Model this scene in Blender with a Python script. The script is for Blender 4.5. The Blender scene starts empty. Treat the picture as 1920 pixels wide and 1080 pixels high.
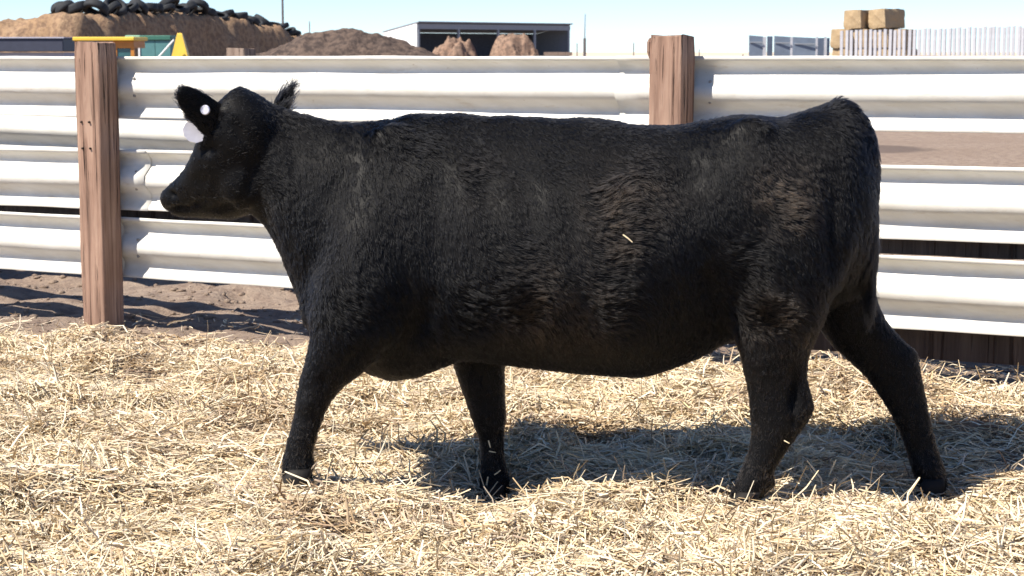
import bpy, bmesh, math, random
import numpy as np
from mathutils import Vector, Matrix, noise as mnoise

random.seed(7); rng = np.random.default_rng(7)
scene = bpy.context.scene
R = math.radians

# ------------------------------------------------------------------ camera
CAM_H = 1.40; FPX = 3600.0; PITCH = math.atan(443.0 / FPX)
cam_d = bpy.data.cameras.new('camera'); cam = bpy.data.objects.new('camera', cam_d)
scene.collection.objects.link(cam); scene.camera = cam
cam.location = (0, 0, CAM_H); cam.rotation_euler = (math.pi / 2 - PITCH, 0, 0)
cam_d.sensor_width = 36.0; cam_d.lens = FPX / 1920 * 36.0
cam_d.clip_start = 0.05; cam_d.clip_end = 12000
cam_d.dof.use_dof = True; cam_d.dof.focus_distance = 6.0; cam_d.dof.aperture_fstop = 13.0

# ------------------------------------------------------------------ light
SUN_EL = R(51); SUN_AZ_DIR = Vector((0.83, 0.56, 0)).normalized()      # direction the light travels on the ground
travel = Vector((SUN_AZ_DIR.x * math.cos(SUN_EL), SUN_AZ_DIR.y * math.cos(SUN_EL), -math.sin(SUN_EL)))
world = bpy.data.worlds.new('World'); scene.world = world; world.use_nodes = True
wn = world.node_tree; bgn = wn.nodes['Background']
sky = wn.nodes.new('ShaderNodeTexSky'); sky.sky_type = 'NISHITA'; sky.sun_disc = False
sky.sun_elevation = SUN_EL
to_sun = -travel
sky.sun_rotation = math.atan2(to_sun.x, to_sun.y)
sky.altitude = 3000; sky.air_density = 0.9; sky.dust_density = 0.0; sky.ozone_density = 6.0
wn.links.new(sky.outputs[0], bgn.inputs[0]); bgn.inputs[1].default_value = 0.056
sun_d = bpy.data.lights.new('sun', 'SUN'); sun_d.energy = 2.8; sun_d.angle = R(0.53); sun_d.color = (1.0, 0.93, 0.82)
sun = bpy.data.objects.new('sun', sun_d); scene.collection.objects.link(sun)
sun.rotation_euler = travel.to_track_quat('-Z', 'Y').to_euler()
scene.view_settings.view_transform = 'Standard'; scene.view_settings.look = 'None'
scene.view_settings.gamma = 1.0; scene.view_settings.exposure = 1.66
scene.render.engine = 'CYCLES'; scene.cycles.max_bounces = 5; scene.cycles.diffuse_bounces = 3; scene.cycles.glossy_bounces = 3; scene.cycles.transmission_bounces = 4; scene.cycles.use_denoising = True

# ------------------------------------------------------------------ helpers
COL = scene.collection
CT, ST = math.cos(PITCH), math.sin(PITCH)
def P(px, py, Y):
    """the point at distance Y that shows at a pixel of the 1920 x 1080 photograph"""
    u = (px - 960) / FPX; v = (540 - py) / FPX
    dx, dy, dz = u, CT + v * ST, -ST + v * CT
    t = Y / dy
    return Vector((dx * t, Y, CAM_H + dz * t))
def PX(px, Y):  return P(px, 97, Y).x
def tag(o, label=None, cat=None, group=None, kind=None):
    if label: o['label'] = label
    if cat: o['category'] = cat
    if group: o['group'] = group
    if kind: o['kind'] = kind
    return o
def link(o, parent=None):
    COL.objects.link(o)
    if parent is not None: o.parent = parent
    return o
def empty(name, loc=(0, 0, 0), rz=0):
    o = bpy.data.objects.new(name, None); o.location = loc; o.rotation_euler = (0, 0, rz)
    o.empty_display_size = 0.1
    return link(o)
def obj(name, me, mat=None, parent=None, smooth=False):
    if mat is not None and not me.materials: me.materials.append(mat)
    if smooth: me.shade_smooth()
    return link(bpy.data.objects.new(name, me), parent)
def mesh(name, v, f):
    me = bpy.data.meshes.new(name); me.from_pydata([tuple(p) for p in v], [], f); me.update(); return me
def npmesh(name, v, quads):
    me = bpy.data.meshes.new(name); n = len(v); q = len(quads); k = quads.shape[1]
    me.vertices.add(n); me.vertices.foreach_set('co', np.ascontiguousarray(v, dtype=np.float32).ravel())
    me.loops.add(q * k); me.loops.foreach_set('vertex_index', np.ascontiguousarray(quads, dtype=np.int32).ravel())
    me.polygons.add(q); me.polygons.foreach_set('loop_start', np.arange(0, q * k, k, dtype=np.int32))
    me.update(calc_edges=True); return me
def bm_mesh(name, bm, recalc=True):
    if recalc: bmesh.ops.recalc_face_normals(bm, faces=bm.faces)
    me = bpy.data.meshes.new(name); bm.to_mesh(me); bm.free(); return me
def add_box(bm, c, s, M=None):
    r = bmesh.ops.create_cube(bm, size=1.0)
    for v in r['verts']:
        v.co = Vector((c[0] + v.co.x * s[0], c[1] + v.co.y * s[1], c[2] + v.co.z * s[2]))
        if M is not None: v.co = M @ v.co
    return r['verts']
def box_mesh(name, c, s, bevel=0.0):
    bm = bmesh.new(); add_box(bm, c, s)
    if bevel: bmesh.ops.bevel(bm, geom=bm.edges[:], offset=bevel, segments=1, affect='EDGES')
    return bm_mesh(name, bm)
def tube_bm(bm, pts, rad, seg=8):
    rings = []
    for i, p in enumerate(pts):
        a = Vector(pts[max(i - 1, 0)]); b = Vector(pts[min(i + 1, len(pts) - 1)])
        q = (b - a).to_track_quat('Z', 'Y'); r = rad[i] if hasattr(rad, '__len__') else rad
        rings.append([bm.verts.new(Vector(p) + q @ Vector((r * math.cos(t), r * math.sin(t), 0)))
                      for t in (2 * math.pi * k / seg for k in range(seg))])
    for A, B in zip(rings, rings[1:]):
        for k in range(seg): bm.faces.new((A[k], A[(k + 1) % seg], B[(k + 1) % seg], B[k]))
    bm.faces.new(rings[0][::-1]); bm.faces.new(rings[-1])
def loft_bm(bm, rings):
    vr = [[bm.verts.new(p) for p in r] for r in rings]; n = len(vr[0])
    for A, B in zip(vr, vr[1:]):
        for k in range(n): bm.faces.new((A[k], A[(k + 1) % n], B[(k + 1) % n], B[k]))
    bm.faces.new(vr[0][::-1]); bm.faces.new(vr[-1])

# value noise in numpy
_tab = rng.random((256, 256))
def vnoise(x, y, seed=0):
    x = np.asarray(x, float) + seed * 17.31; y = np.asarray(y, float) + seed * 9.17
    xi = np.floor(x).astype(int); yi = np.floor(y).astype(int); fx = x - xi; fy = y - yi
    fx = fx * fx * (3 - 2 * fx); fy = fy * fy * (3 - 2 * fy)
    a = _tab[xi % 256, yi % 256]; b = _tab[(xi + 1) % 256, yi % 256]
    c = _tab[xi % 256, (yi + 1) % 256]; d = _tab[(xi + 1) % 256, (yi + 1) % 256]
    return (a * (1 - fx) + b * fx) * (1 - fy) + (c * (1 - fx) + d * fx) * fy
def sstep(a, b, x):
    t = np.clip((np.asarray(x, float) - a) / (b - a), 0, 1); return t * t * (3 - 2 * t)

# ------------------------------------------------------------------ materials
class NT:
    def __init__(s, name):
        s.m = bpy.data.materials.new(name); s.m.use_nodes = True; s.t = s.m.node_tree
        s.b = s.t.nodes['Principled BSDF']; s.co = s.t.nodes.new('ShaderNodeTexCoord').outputs['Object']
    def n(s, typ, **kw):
        nd = s.t.nodes.new(typ)
        for k, v in kw.items(): setattr(nd, k, v)
        return nd
    def l(s, a, b): s.t.links.new(a, b)
    def mapped(s, sc, src=None):
        mp = s.n('ShaderNodeMapping'); mp.inputs['Scale'].default_value = sc; s.l(src or s.co, mp.inputs['Vector']); return mp.outputs[0]
    def noise(s, scale, detail=4, rough=.55, vec=None, dist=0):
        nd = s.n('ShaderNodeTexNoise'); nd.inputs['Scale'].default_value = scale; nd.inputs['Detail'].default_value = detail
        nd.inputs['Roughness'].default_value = rough; nd.inputs['Distortion'].default_value = dist
        s.l(vec or s.co, nd.inputs['Vector']); return nd.outputs['Fac']
    def ramp(s, fac, stops):
        nd = s.n('ShaderNodeValToRGB'); e = nd.color_ramp.elements
        while len(e) < len(stops): e.new(0.5)
        for i, (p, c) in enumerate(stops): e[i].position = p; e[i].color = (*c, 1) if len(c) == 3 else c
        s.l(fac, nd.inputs[0]); return nd.outputs['Color']
    def mix(s, fac, a, b, mode='MIX'):
        nd = s.n('ShaderNodeMix', data_type='RGBA', blend_type=mode)
        for i, v in ((0, fac), (6, a), (7, b)):
            if isinstance(v, (int, float)): nd.inputs[i].default_value = v
            elif isinstance(v, tuple): nd.inputs[i].default_value = (*v, 1)
            else: s.l(v, nd.inputs[i])
        return nd.outputs[2]
    def bump(s, h, strength=.5, dist=.01):
        nd = s.n('ShaderNodeBump'); nd.inputs['Strength'].default_value = strength; nd.inputs['Distance'].default_value = dist
        s.l(h, nd.inputs['Height']); s.l(nd.outputs[0], s.b.inputs['Normal'])
    def base(s, c, rough=.7, spec=.3, metal=0.0):
        if isinstance(c, tuple): s.b.inputs['Base Color'].default_value = (*c, 1)
        else: s.l(c, s.b.inputs['Base Color'])
        s.b.inputs['Roughness'].default_value = rough; s.b.inputs['Specular IOR Level'].default_value = spec
        s.b.inputs['Metallic'].default_value = metal
        return s.m
def plain(name, c, rough=.7, spec=.3, metal=0., var=.25, scale=6.0):
    t = NT(name); f = t.noise(scale, 5)
    d = tuple(x * (1 - var) for x in c); u = tuple(min(1, x * (1 + var * .6)) for x in c)
    t.bump(t.noise(scale * 8, 3), .15, .01)
    return t.base(t.ramp(f, [(.3, d), (.7, u)]), rough, spec, metal)

# dirt ground
t = NT('dirt'); a = t.noise(.35, 6); b = t.noise(9, 8, .65); c = t.noise(60, 4)
colr = t.mix(t.ramp(a, [(.35, (0, 0, 0)), (.65, (1, 1, 1))]), (.26, .195, .15), (.32, .25, .20))
colr = t.mix(t.ramp(b, [(.38, (1, 1, 1)), (.56, (0, 0, 0))]), colr, (.205, .15, .12))
colr = t.mix(t.ramp(c, [(.58, (0, 0, 0)), (.75, (1, 1, 1))]), colr, (.42, .33, .24))
sx_ = t.n('ShaderNodeSeparateXYZ'); t.l(t.co, sx_.inputs[0]); mr = t.n('ShaderNodeMapRange'); mr.inputs[1].default_value = 170; mr.inputs[2].default_value = 300; t.l(sx_.outputs[1], mr.inputs[0])
colr = t.mix(mr.outputs[0], colr, (.55, .47, .36))                     # pale stubble field beyond the yard, distance haze put into its colour
ch_ = t.n('ShaderNodeAttribute', attribute_name='chaff'); colr = t.mix(ch_.outputs['Fac'], colr, t.ramp(c, [(.35, (.34, .26, .17)), (.65, (.56, .46, .31))]))      # fine chaff trodden over the soil
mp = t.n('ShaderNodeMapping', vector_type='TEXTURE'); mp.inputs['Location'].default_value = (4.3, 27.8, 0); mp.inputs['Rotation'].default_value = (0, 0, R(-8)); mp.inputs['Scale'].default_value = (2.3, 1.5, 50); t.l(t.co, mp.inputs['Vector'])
gr = t.n('ShaderNodeTexGradient', gradient_type='SPHERICAL'); t.l(mp.outputs[0], gr.inputs[0]); cast_shade = t.mix(.45, gr.outputs['Fac'], t.noise(1.1, 5), 'ADD')
colr = t.mix(t.ramp(cast_shade, [(.38, (0, 0, 0)), (.50, (.75, .75, .75))]), colr, (.115, .088, .078))     # cast shadow on the yard, painted into the dirt colour
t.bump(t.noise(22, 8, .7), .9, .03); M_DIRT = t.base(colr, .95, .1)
# weathered wood
def wood(name, light, mid, dark):
    t = NT(name); vec = t.mapped((26, 26, 1.3)); g = t.noise(1.0, 9, .7, vec, .6); big = t.noise(3, 3, .5, t.mapped((3, 3, 1.0)))
    crack = t.noise(1.0, 5, .6, t.mapped((34, 34, .9)), 1.2)
    col = t.ramp(g, [(.28, dark), (.47, mid), (.68, light)])
    col = t.mix(t.ramp(big, [(.4, (0, 0, 0)), (.65, (1, 1, 1))]), col, t.mix(.5, col, tuple(x * .6 for x in mid)))
    ck = t.ramp(crack, [(.36, (1, 1, 1)), (.41, (0, 0, 0))])
    col = t.mix(ck, col, (.04, .025, .02))
    h = t.mix(.6, g, t.ramp(crack, [(.34, (0, 0, 0)), (.43, (1, 1, 1))]))
    t.bump(h, 1.0, .012); return t.base(col, .85, .15)
M_WOOD = wood('weathered_wood', (.44, .30, .225), (.29, .18, .132), (.11, .066, .05))
M_WOOD2 = wood('grey_wood', (.36, .29, .23), (.26, .19, .15), (.12, .085, .065))
# pale steel rails
t = NT('pale_painted_steel'); a = t.noise(2.2, 6, .6, t.mapped((.6, 6, 6))); b = t.noise(45, 5, .7); s_ = t.noise(7, 6, .7, t.mapped((1, 1, 5)))
colr = t.ramp(a, [(.3, (.60, .575, .51)), (.7, (.70, .685, .64))])
colr = t.mix(t.ramp(b, [(.66, (0, 0, 0)), (.75, (1, 1, 1))]), colr, (.45, .38, .30))
colr = t.mix(t.ramp(s_, [(.58, (0, 0, 0)), (.78, (.7, .7, .7))]), colr, (.46, .38, .29))
t.bump(t.noise(6, 3), .15, .01); M_RAIL = t.base(colr, .42, .4)
M_HOLE = plain('dark_hole', (.035, .025, .02), .8, .2)
M_BOLT = plain('dull_bolt_steel', (.30, .29, .28), .5, .5, .6)
# straw: stalk colour comes from the stalk itself
t = NT('straw'); at = t.n('ShaderNodeAttribute', attribute_name='stalk_colour'); M_STRAW = t.base(at.outputs['Color'], .5, .35)
t.b.inputs['Subsurface Weight'].default_value = 0.0
M_HIDE = None

# ------------------------------------------------------------------ fence line (needed by the terrain)
FA = P(0, 97, 9.97); FB = P(1920, 97, 7.58)
FA2 = Vector((FA.x, FA.y)); FDIR = (Vector((FB.x, FB.y)) - FA2).normalized(); FN = Vector((-FDIR.y, FDIR.x))   # FN points away from the camera
FLEN = (Vector((FB.x, FB.y)) - FA2).length
FANG = math.atan2(FDIR.y, FDIR.x)
def fence_u(px):    # distance along the fence of the place that shows at column px
    k = (px - 960) / FPX; return (k * FA2.y - FA2.x) / (FDIR.x - k * FDIR.y)

# ------------------------------------------------------------------ ground
FEET = ((556, 905, 5.82), (926, 936, 6.18), (1393, 950, 5.83), (1750, 925, 6.18))
def ground_z(x, y):
    x = np.asarray(x, float); y = np.asarray(y, float)
    fu = (x - FA2.x) * FDIR.x + (y - FA2.y) * FDIR.y
    fv = (x - FA2.x) * FN.x + (y - FA2.y) * FN.y
    near = 1 - sstep(9, 14, np.hypot(x, y - 7))
    z = near * ((vnoise(x * 2.1, y * 3.2, 1) - .5) * .11 + (vnoise(x * 5.0, y * 6.5, 2) - .5) * .07 + (vnoise(x * 14, y * 14, 3) - .5) * .018)
    z = z * (1 - .5 * sstep(-1.6, -.6, fv) * (1 - sstep(.8, 2.0, fv)))
    bank = .125 * sstep(2.6, 4.4, fu) * sstep(-1.7, -.6, fv) * (1 - sstep(-.5, -.12, fv))
    hoof = near * (-.035 * sstep(.62, .82, vnoise(x * 3.7, y * 3.7, 9)))
    far = (1 - near) * ((vnoise(x * .22, y * .22, 5) - .5) * .16 + (vnoise(x * .9, y * .9, 6) - .5) * .06) * (1 - sstep(60, 220, np.hypot(x, y)))
    z = z + bank + hoof + far
    for (px, py, Y) in FEET:                               # the bedding is trodden down where the cow stands
        w = np.exp(-(((x - (px - 960) / FPX * Y) / .20) ** 2 + ((y - Y + .14) / .30) ** 2) ** 1.5); z = z * (1 - w) + (P(px, py, Y).z - .030) * w
    return z
def axis(lo, hi, step, out, grow=1.22):
    c = list(np.arange(lo, hi + 1e-6, step)); s = step; x = c[-1]
    while x < out: s *= grow; x += s; c.append(x)
    s = step; x = c[0]; pre = []
    while x > -out: s *= grow; x -= s; pre.append(x)
    return np.array(pre[::-1] + c)
gx = axis(-4.5, 4.5, .045, 6000); gy = axis(4.0, 13.0, .045, 6000)
GX, GY = np.meshgrid(gx, gy); GZ = ground_z(GX, GY)
nx, ny = len(gx), len(gy); ii = np.arange(nx * ny).reshape(ny, nx)
quads = np.stack([ii[:-1, :-1], ii[:-1, 1:], ii[1:, 1:], ii[1:, :-1]], -1).reshape(-1, 4)
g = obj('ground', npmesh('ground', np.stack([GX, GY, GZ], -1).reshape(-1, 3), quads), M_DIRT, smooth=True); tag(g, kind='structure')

# ------------------------------------------------------------------ straw bedding
def straw_density(x, d):
    fu = (x - FA2.x) * FDIR.x + (d - FA2.y) * FDIR.y; fv = (x - FA2.x) * FN.x + (d - FA2.y) * FN.y
    dens = 1 - sstep(-1.7, -.35, fv + .8 * (vnoise(x * 1.3, d * 1.3, 4) - .5)) * (1 - sstep(1.2, 3.6, fu)) * .82
    dens = dens * (1 - sstep(-.22, .0, fv) * .95)
    return dens * (.22 + .78 * sstep(.25, .5, vnoise(x * 2.1, d * 2.1, 11) * .6 + vnoise(x * 5, d * 5, 12) * .4))
ca_ = g.data.attributes.new('chaff', 'FLOAT', 'POINT'); nearm = (np.abs(GX) < 4.4) & (GY > 3.8) & (GY < 10.5)
ca_.data.foreach_set('value', (np.where(nearm, straw_density(GX, np.clip(GY, 3, 11)), 0) * (.55 + .45 * vnoise(GX * 4, GY * 4, 77))).astype(np.float32).ravel())
def build_straw(n, name, chaff=False):
    d = 4.4 + (9.9 - 4.4) * rng.random(int(n * 2.2)) ** 1.05
    x = (rng.random(len(d)) * 2 - 1) * (.29 * d + .75)
    dens = straw_density(x, d)
    keep = rng.random(len(d)) < dens
    x, d = x[keep][:n], d[keep][:n]; m = len(x)
    near_hi = rng.random(m)
    L = .045 + .15 * rng.random(m) ** 1.7; W = .0016 + .0019 * rng.random(m)
    if chaff: L = .008 + .028 * rng.random(m); W = .0016 + .0034 * rng.random(m)
    patch = vnoise(x * 1.7, d * 1.7, 21) * 5 + vnoise(x * .6, d * .6, 22) * 4
    ph = np.where(rng.random(m) < .45, patch, rng.random(m) * 2 * np.pi) + rng.normal(0, .35, m)
    pit = rng.normal(0, .17, m); up = rng.random(m) < (.0 if chaff else .05); pit = np.where(up, rng.uniform(.35, 1.2, m), pit)
    L = np.where(up, L * .75, L)
    loft = vnoise(x * 3.1, d * 3.1, 31)
    z = ground_z(x, d) + .004 + rng.random(m) ** 1.4 * (.015 + .055 * loft) * (.9 if not chaff else .75)
    c = np.stack([x, d, z], -1)
    c[:, 2] += np.where(up, np.abs(np.sin(pit)) * L * .4, 0)
    t3 = np.stack([np.cos(ph) * np.cos(pit), np.sin(ph) * np.cos(pit), np.sin(pit)], -1)
    side = np.stack([-np.sin(ph), np.cos(ph), np.zeros(m)], -1)
    roll = rng.normal(0, .7, m)[:, None]; upv = np.cross(t3, side)
    s2 = side * np.cos(roll) + upv * np.sin(roll); u2 = np.cross(t3, s2)
    bend = (rng.normal(0, .10, m) * L)[:, None]; bends = (rng.normal(0, .10, m) * L)[:, None]
    mid = c + u2 * bend + s2 * bends + t3 * (rng.uniform(-.15, .15, m) * L)[:, None]
    pts = [c - t3 * (L / 2)[:, None], mid, c + t3 * (L / 2)[:, None]]
    V = []
    for k, p in enumerate(pts):
        w = (W * (1.0, 1.0, .7)[k])[:, None]
        V += [p - s2 * w, p + u2 * w * .8, p + s2 * w]
    V = np.stack(V, 1)                                    # m,9,3
    o = (np.arange(m) * 9)[:, None, None]
    Q = np.array([[0, 3, 4, 1], [1, 4, 5, 2], [3, 6, 7, 4], [4, 7, 8, 5]])[None] + o
    me = npmesh(name, V.reshape(-1, 3), Q.reshape(-1, 4)); me.shade_smooth()
    pal = np.array([(.73, .61, .42), (.67, .53, .34), (.79, .70, .53), (.57, .42, .24), (.49, .37, .25), (.64, .53, .40), (.34, .25, .18)])
    pr = np.array([.26, .22, .18, .12, .08, .10, .04])
    dirty = sstep(.5, .72, vnoise(x * 1.6, d * 2.4, 41) * .7 + vnoise(x * 5, d * 7, 42) * .3)
    ci = rng.choice(7, m, p=pr); col = pal[ci] * rng.uniform(.82, 1.1, m)[:, None]
    dd = (rng.random(m) < .7 * dirty)[:, None]; col = np.where(dd, col * np.array([.72, .66, .62]), col)
    col4 = np.ones((m, 9, 4), np.float32); col4[:, :, :3] = col[:, None, :]
    ca = me.color_attributes.new('stalk_colour', 'FLOAT_COLOR', 'POINT'); ca.data.foreach_set('color', col4.ravel())
    return me
straw = obj('straw_bedding', build_straw(215000, 'straw_bedding'), M_STRAW)
chf = obj('straw_chaff', build_straw(95000, 'straw_chaff', True), M_STRAW); tag(chf, 'short broken chaff trodden in among the straw', 'chaff', kind='stuff')
tag(straw, 'loose golden straw strewn over the pen floor', 'straw', kind='stuff')

# dirt clods behind and along the fence foot
cv, cf = [], []
ico = bmesh.new(); bmesh.ops.create_icosphere(ico, subdivisions=1, radius=1); iv = np.array([v.co[:] for v in ico.verts]); itf = np.array([[v.index for v in f.verts] for f in ico.faces]); ico.free()
for k in range(7000):
    y = random.uniform(8.3, 13.5); x = random.uniform(-.31 * y - .5, .31 * y + .5)
    r = .004 + .022 * random.random() ** 5
    pts = iv * (r * np.array([random.uniform(.8, 1.5), random.uniform(.8, 1.4), random.uniform(.5, .8)])) * rng.uniform(.75, 1.2, (len(iv), 1))
    cv.append(pts + np.array([x, y, float(ground_z(x, y)) + r * .15])); cf.append(itf + k * len(iv))
o = obj('dirt_clods', npmesh('dirt_clods', np.concatenate(cv), np.concatenate(cf)), M_DIRT); tag(o, 'crumbled brown dirt clods scattered by the fence foot', 'dirt', kind='stuff')

# ------------------------------------------------------------------ guardrail fence
RAIL_H = .305
PROF = [(0, .014), (.05, .015), (.062, .026), (.10, .040), (.15, .056), (.21, .060), (.28, .055), (.37, .022), (.43, .003), (.50, .0), (.57, .003), (.63, .022), (.72, .055), (.79, .060), (.85, .056), (.90, .044), (.95, .030), (1, .022)]
def fpoint(u, v, z): p = FA2 + FDIR * u + FN * v; return Vector((p.x, p.y, z))
def rail_mesh(name, u0, u1, zc, voff, seed, th=.0035):
    """a W-beam running from u0 to u1 of the fence line; zc(u) is its middle height"""
    n = max(6, int((u1 - u0) / .12)); bm = bmesh.new(); rows = []
    for i in range(n + 1):
        u = u0 + (u1 - u0) * i / n; row = []
        for s, d in PROF:
            wob = .008 * mnoise.noise((u * .9, s * 3, seed)) + .0022 * mnoise.noise((u * 5, s * 6, seed + 5))
            edge = .004 * mnoise.noise((u * 2.4, seed, 3)) if s in (0, 1) else 0
            row.append(bm.verts.new(fpoint(u, voff + d + wob, zc(u) + RAIL_H * (.5 - s) + edge)))
        rows.append(row)
    for A, B in zip(rows, rows[1:]):
        for k in range(len(PROF) - 1): bm.faces.new((A[k], B[k], B[k + 1], A[k + 1]))
    bmesh.ops.recalc_face_normals(bm, faces=bm.faces)
    bmesh.ops.solidify(bm, geom=bm.faces[:], thickness=th)
    return bm_mesh(name, bm)
def post_mesh(name, w, z0, z1, seed, dep=None):
    dep = dep or w; n = 46; bm = bmesh.new(); rings = []
    for i in range(n + 1):
        z = z0 + (z1 - z0) * i / n; ring = []; top = max(0, (i - (n - 2)) / 2)
        for k in range(28):
            a = 2 * math.pi * k / 28 + math.pi / 28; ca, sa = math.cos(a), math.sin(a)
            e = .16; x = math.copysign(abs(ca) ** e, ca); y = math.copysign(abs(sa) ** e, sa)
            chip = 1 + .05 * mnoise.noise((x * 1.2, y * 1.2, z * 2.2 + seed)) + .035 * mnoise.noise((x * 4, y * 4, z * 1.1 + seed))
            chip += .02 * mnoise.noise((x * 9, y * 9, z * 3 + seed)); chip *= 1 - .05 * top
            lean = .006 * mnoise.noise((seed, z * .8, 0))
            ring.append(Vector((x * w / 2 * chip + lean, y * dep / 2 * chip, z + (.012 * mnoise.noise((x * 2, y * 2, seed)) if i == n else 0))))
        rings.append(ring)
    loft_bm(bm, rings); return bm_mesh(name, bm)
def lin(za, zb): return lambda u: za + (zb - za) * u / FLEN
rails = []
for ya, yb in ((161.5, 178), (331.5, 387), (452, 562)):
    rails.append(lin(P(0, ya, FA2.y).z, P(1920, yb, FB.y).z))
fence = empty('guardrail_fence', fpoint(fence_u(960), 0, 0)); fence.rotation_euler = (0, 0, 0)
tag(fence, 'pale corrugated guardrail fence on rough wooden posts behind the black cow', 'fence')
def put(o, parent):           # a mesh given in world coordinates becomes a part of its thing
    o.parent = parent; o.matrix_parent_inverse = Matrix.Translation(-parent.location); return o
U1, U2 = fence_u(207), fence_u(1267); BAY = U2 - U1
for i, u in enumerate((U1 - BAY, U1, U2, U2 + BAY)):
    ztop = (1.45, P(180, 80, 9.6).z, P(1258, 68, 8.25).z, 1.46)[i]
    po = obj('post', post_mesh('post', .150, -.35, ztop, 3.3 * i + 1, .155), M_WOOD)
    c = fpoint(u, -.0815, 0); po.location = c; po.rotation_euler = (0, R((.4, -.25, .5, 0)[i]), FANG); put(po, fence)
    if i == 1:
        for (dx, z) in ((-.036, 1.055), (.012, 1.055), (-.034, .925), (.014, .925)):
            bm = bmesh.new(); bmesh.ops.create_cone(bm, cap_ends=True, segments=8, radius1=.006, radius2=.005, depth=.012, matrix=Matrix.Rotation(R(90), 4, 'X'))
            nl = obj('nail_hole', bm_mesh('nail_hole', bm), M_HOLE); nl.location = (dx, -.0805, z); nl.parent = po  # dark studs standing for nail holes, the hole's shade put into the colour
    if i == 2:
        bm = bmesh.new(); loft_bm(bm, [[Vector((-.078 - a * math.cos(t), b * math.sin(t) * .4 - .02, z)) for t in [k * math.pi / 4 for k in range(8)]]
                  for a, b, z in ((.002, .05, 1.36), (.014, .10, 1.375), (.02, .13, 1.40), (.02, .13, 1.44), (.012, .11, 1.455), (.003, .05, 1.46))])
        k_ = obj('split_knot', bm_mesh('split_knot', bm), M_WOOD); k_.parent = po
for r, zc in enumerate(rails):
    laps = (U1 + (.02, .27, .03)[r], U2 + (.03, .02, .05)[r])
    spans = [(-4.2, laps[0], .002), (laps[0] - .32, laps[1], .008), (laps[1] - .32, FLEN + 4.0, .002)]
    if r == 1: spans = [(-4.2, U1 + .21, .002), (U1 - .12, laps[1], .0075), (laps[1] - .32, FLEN + 4, .002)]
    for k, (a, b, vo) in enumerate(spans):
        ra = obj('rail', rail_mesh('rail', a, b, zc, vo, r * 7 + k * 3 + .5), M_RAIL, smooth=True); put(ra, fence)
    # splice bolts beside the posts
    for up in (U1, U2):
        for du in (.105,):
            for s in (.36, .64):
                bm = bmesh.new(); bmesh.ops.create_uvsphere(bm, u_segments=8, v_segments=5, radius=.008)
                bo = obj('bolt', bm_mesh('bolt', bm), M_BOLT); bo.location = fpoint(up + du + .04, .022 + (.03 if du > .12 else 0), zc(up) + RAIL_H * (.5 - s)); put(bo, fence)

# rear fence: one rail on stub posts behind
VR = 1.05
rear = empty('rear_guardrail', fpoint(2, VR, 0)); tag(rear, 'single pale guardrail on short stub posts behind the left part of the fence', 'guardrail')
zr = lambda u: P(0, 250, FA2.y + VR * FN.y).z - .012 * u
for a, b, vo in ((-4.2, .62, 0), (.4, 3.6, -.006)):
    put(obj('rail', rail_mesh('rail', a, b, zr, VR + vo, 40 + a), M_RAIL, smooth=True), rear)
for px in (-300, 640):
    k = (px - 960) / FPX; u = (k * (FA2.y + FN.y * (VR + .17)) - FA2.x - FN.x * (VR + .17)) / (FDIR.x - k * FDIR.y); c = fpoint(u, VR + .155, 0)
    po = obj('post', post_mesh('post', .115, -.3, 1.08, px * .01, .13), M_WOOD2); po.location = c; po.rotation_euler = (0, 0, FANG); put(po, rear)
c = P(452, 97, 14.0); po = obj('stub_post', post_mesh('stub_post', .165, -.3, P(452, 91, 14).z, 4.7, .16), M_WOOD2); po.location = (c.x, c.y, 0); po.rotation_euler = (0, 0, FANG)
tag(po, 'weathered post top peeping over the rail above the cow head', 'post')
M_DKGRAIN = wood('dark_grain', (.10, .075, .062), (.065, .048, .040), (.03, .022, .02))
bm = bmesh.new(); rr = []
for i_ in range(61):
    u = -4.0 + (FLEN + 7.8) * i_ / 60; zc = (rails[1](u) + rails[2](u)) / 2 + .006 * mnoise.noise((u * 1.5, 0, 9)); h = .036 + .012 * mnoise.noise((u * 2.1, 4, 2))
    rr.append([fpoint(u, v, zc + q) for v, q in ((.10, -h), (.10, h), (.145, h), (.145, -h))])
loft_bm(bm, rr); put(obj('dark_strip', bm_mesh('dark_strip', bm), M_DKGRAIN), fence)  # dark strip behind the gap between the two lower rails
bm = bmesh.new(); rr = []
for i_ in range(41):
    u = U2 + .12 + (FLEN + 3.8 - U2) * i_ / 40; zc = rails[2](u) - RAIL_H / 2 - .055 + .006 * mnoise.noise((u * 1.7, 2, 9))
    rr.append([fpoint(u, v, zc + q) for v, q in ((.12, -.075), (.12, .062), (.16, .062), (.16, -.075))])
loft_bm(bm, rr); put(obj('dark_strip', bm_mesh('dark_strip', bm), M_DKGRAIN), fence)  # dark strip below the bottom rail, right of the second post

# ------------------------------------------------------------------ the cow
NEAR, MID, FAR = 5.82, 6.02, 6.20
def ring_ell(C, U, V, n=24, e=1.0):
    out = []
    for k in range(n):
        a = 2 * math.pi * k / n; ca, sa = math.cos(a), math.sin(a)
        out.append(C + U * math.copysign(abs(ca) ** e, ca) + V * math.copysign(abs(sa) ** e, sa))
    return out
cbm = bmesh.new()
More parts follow.
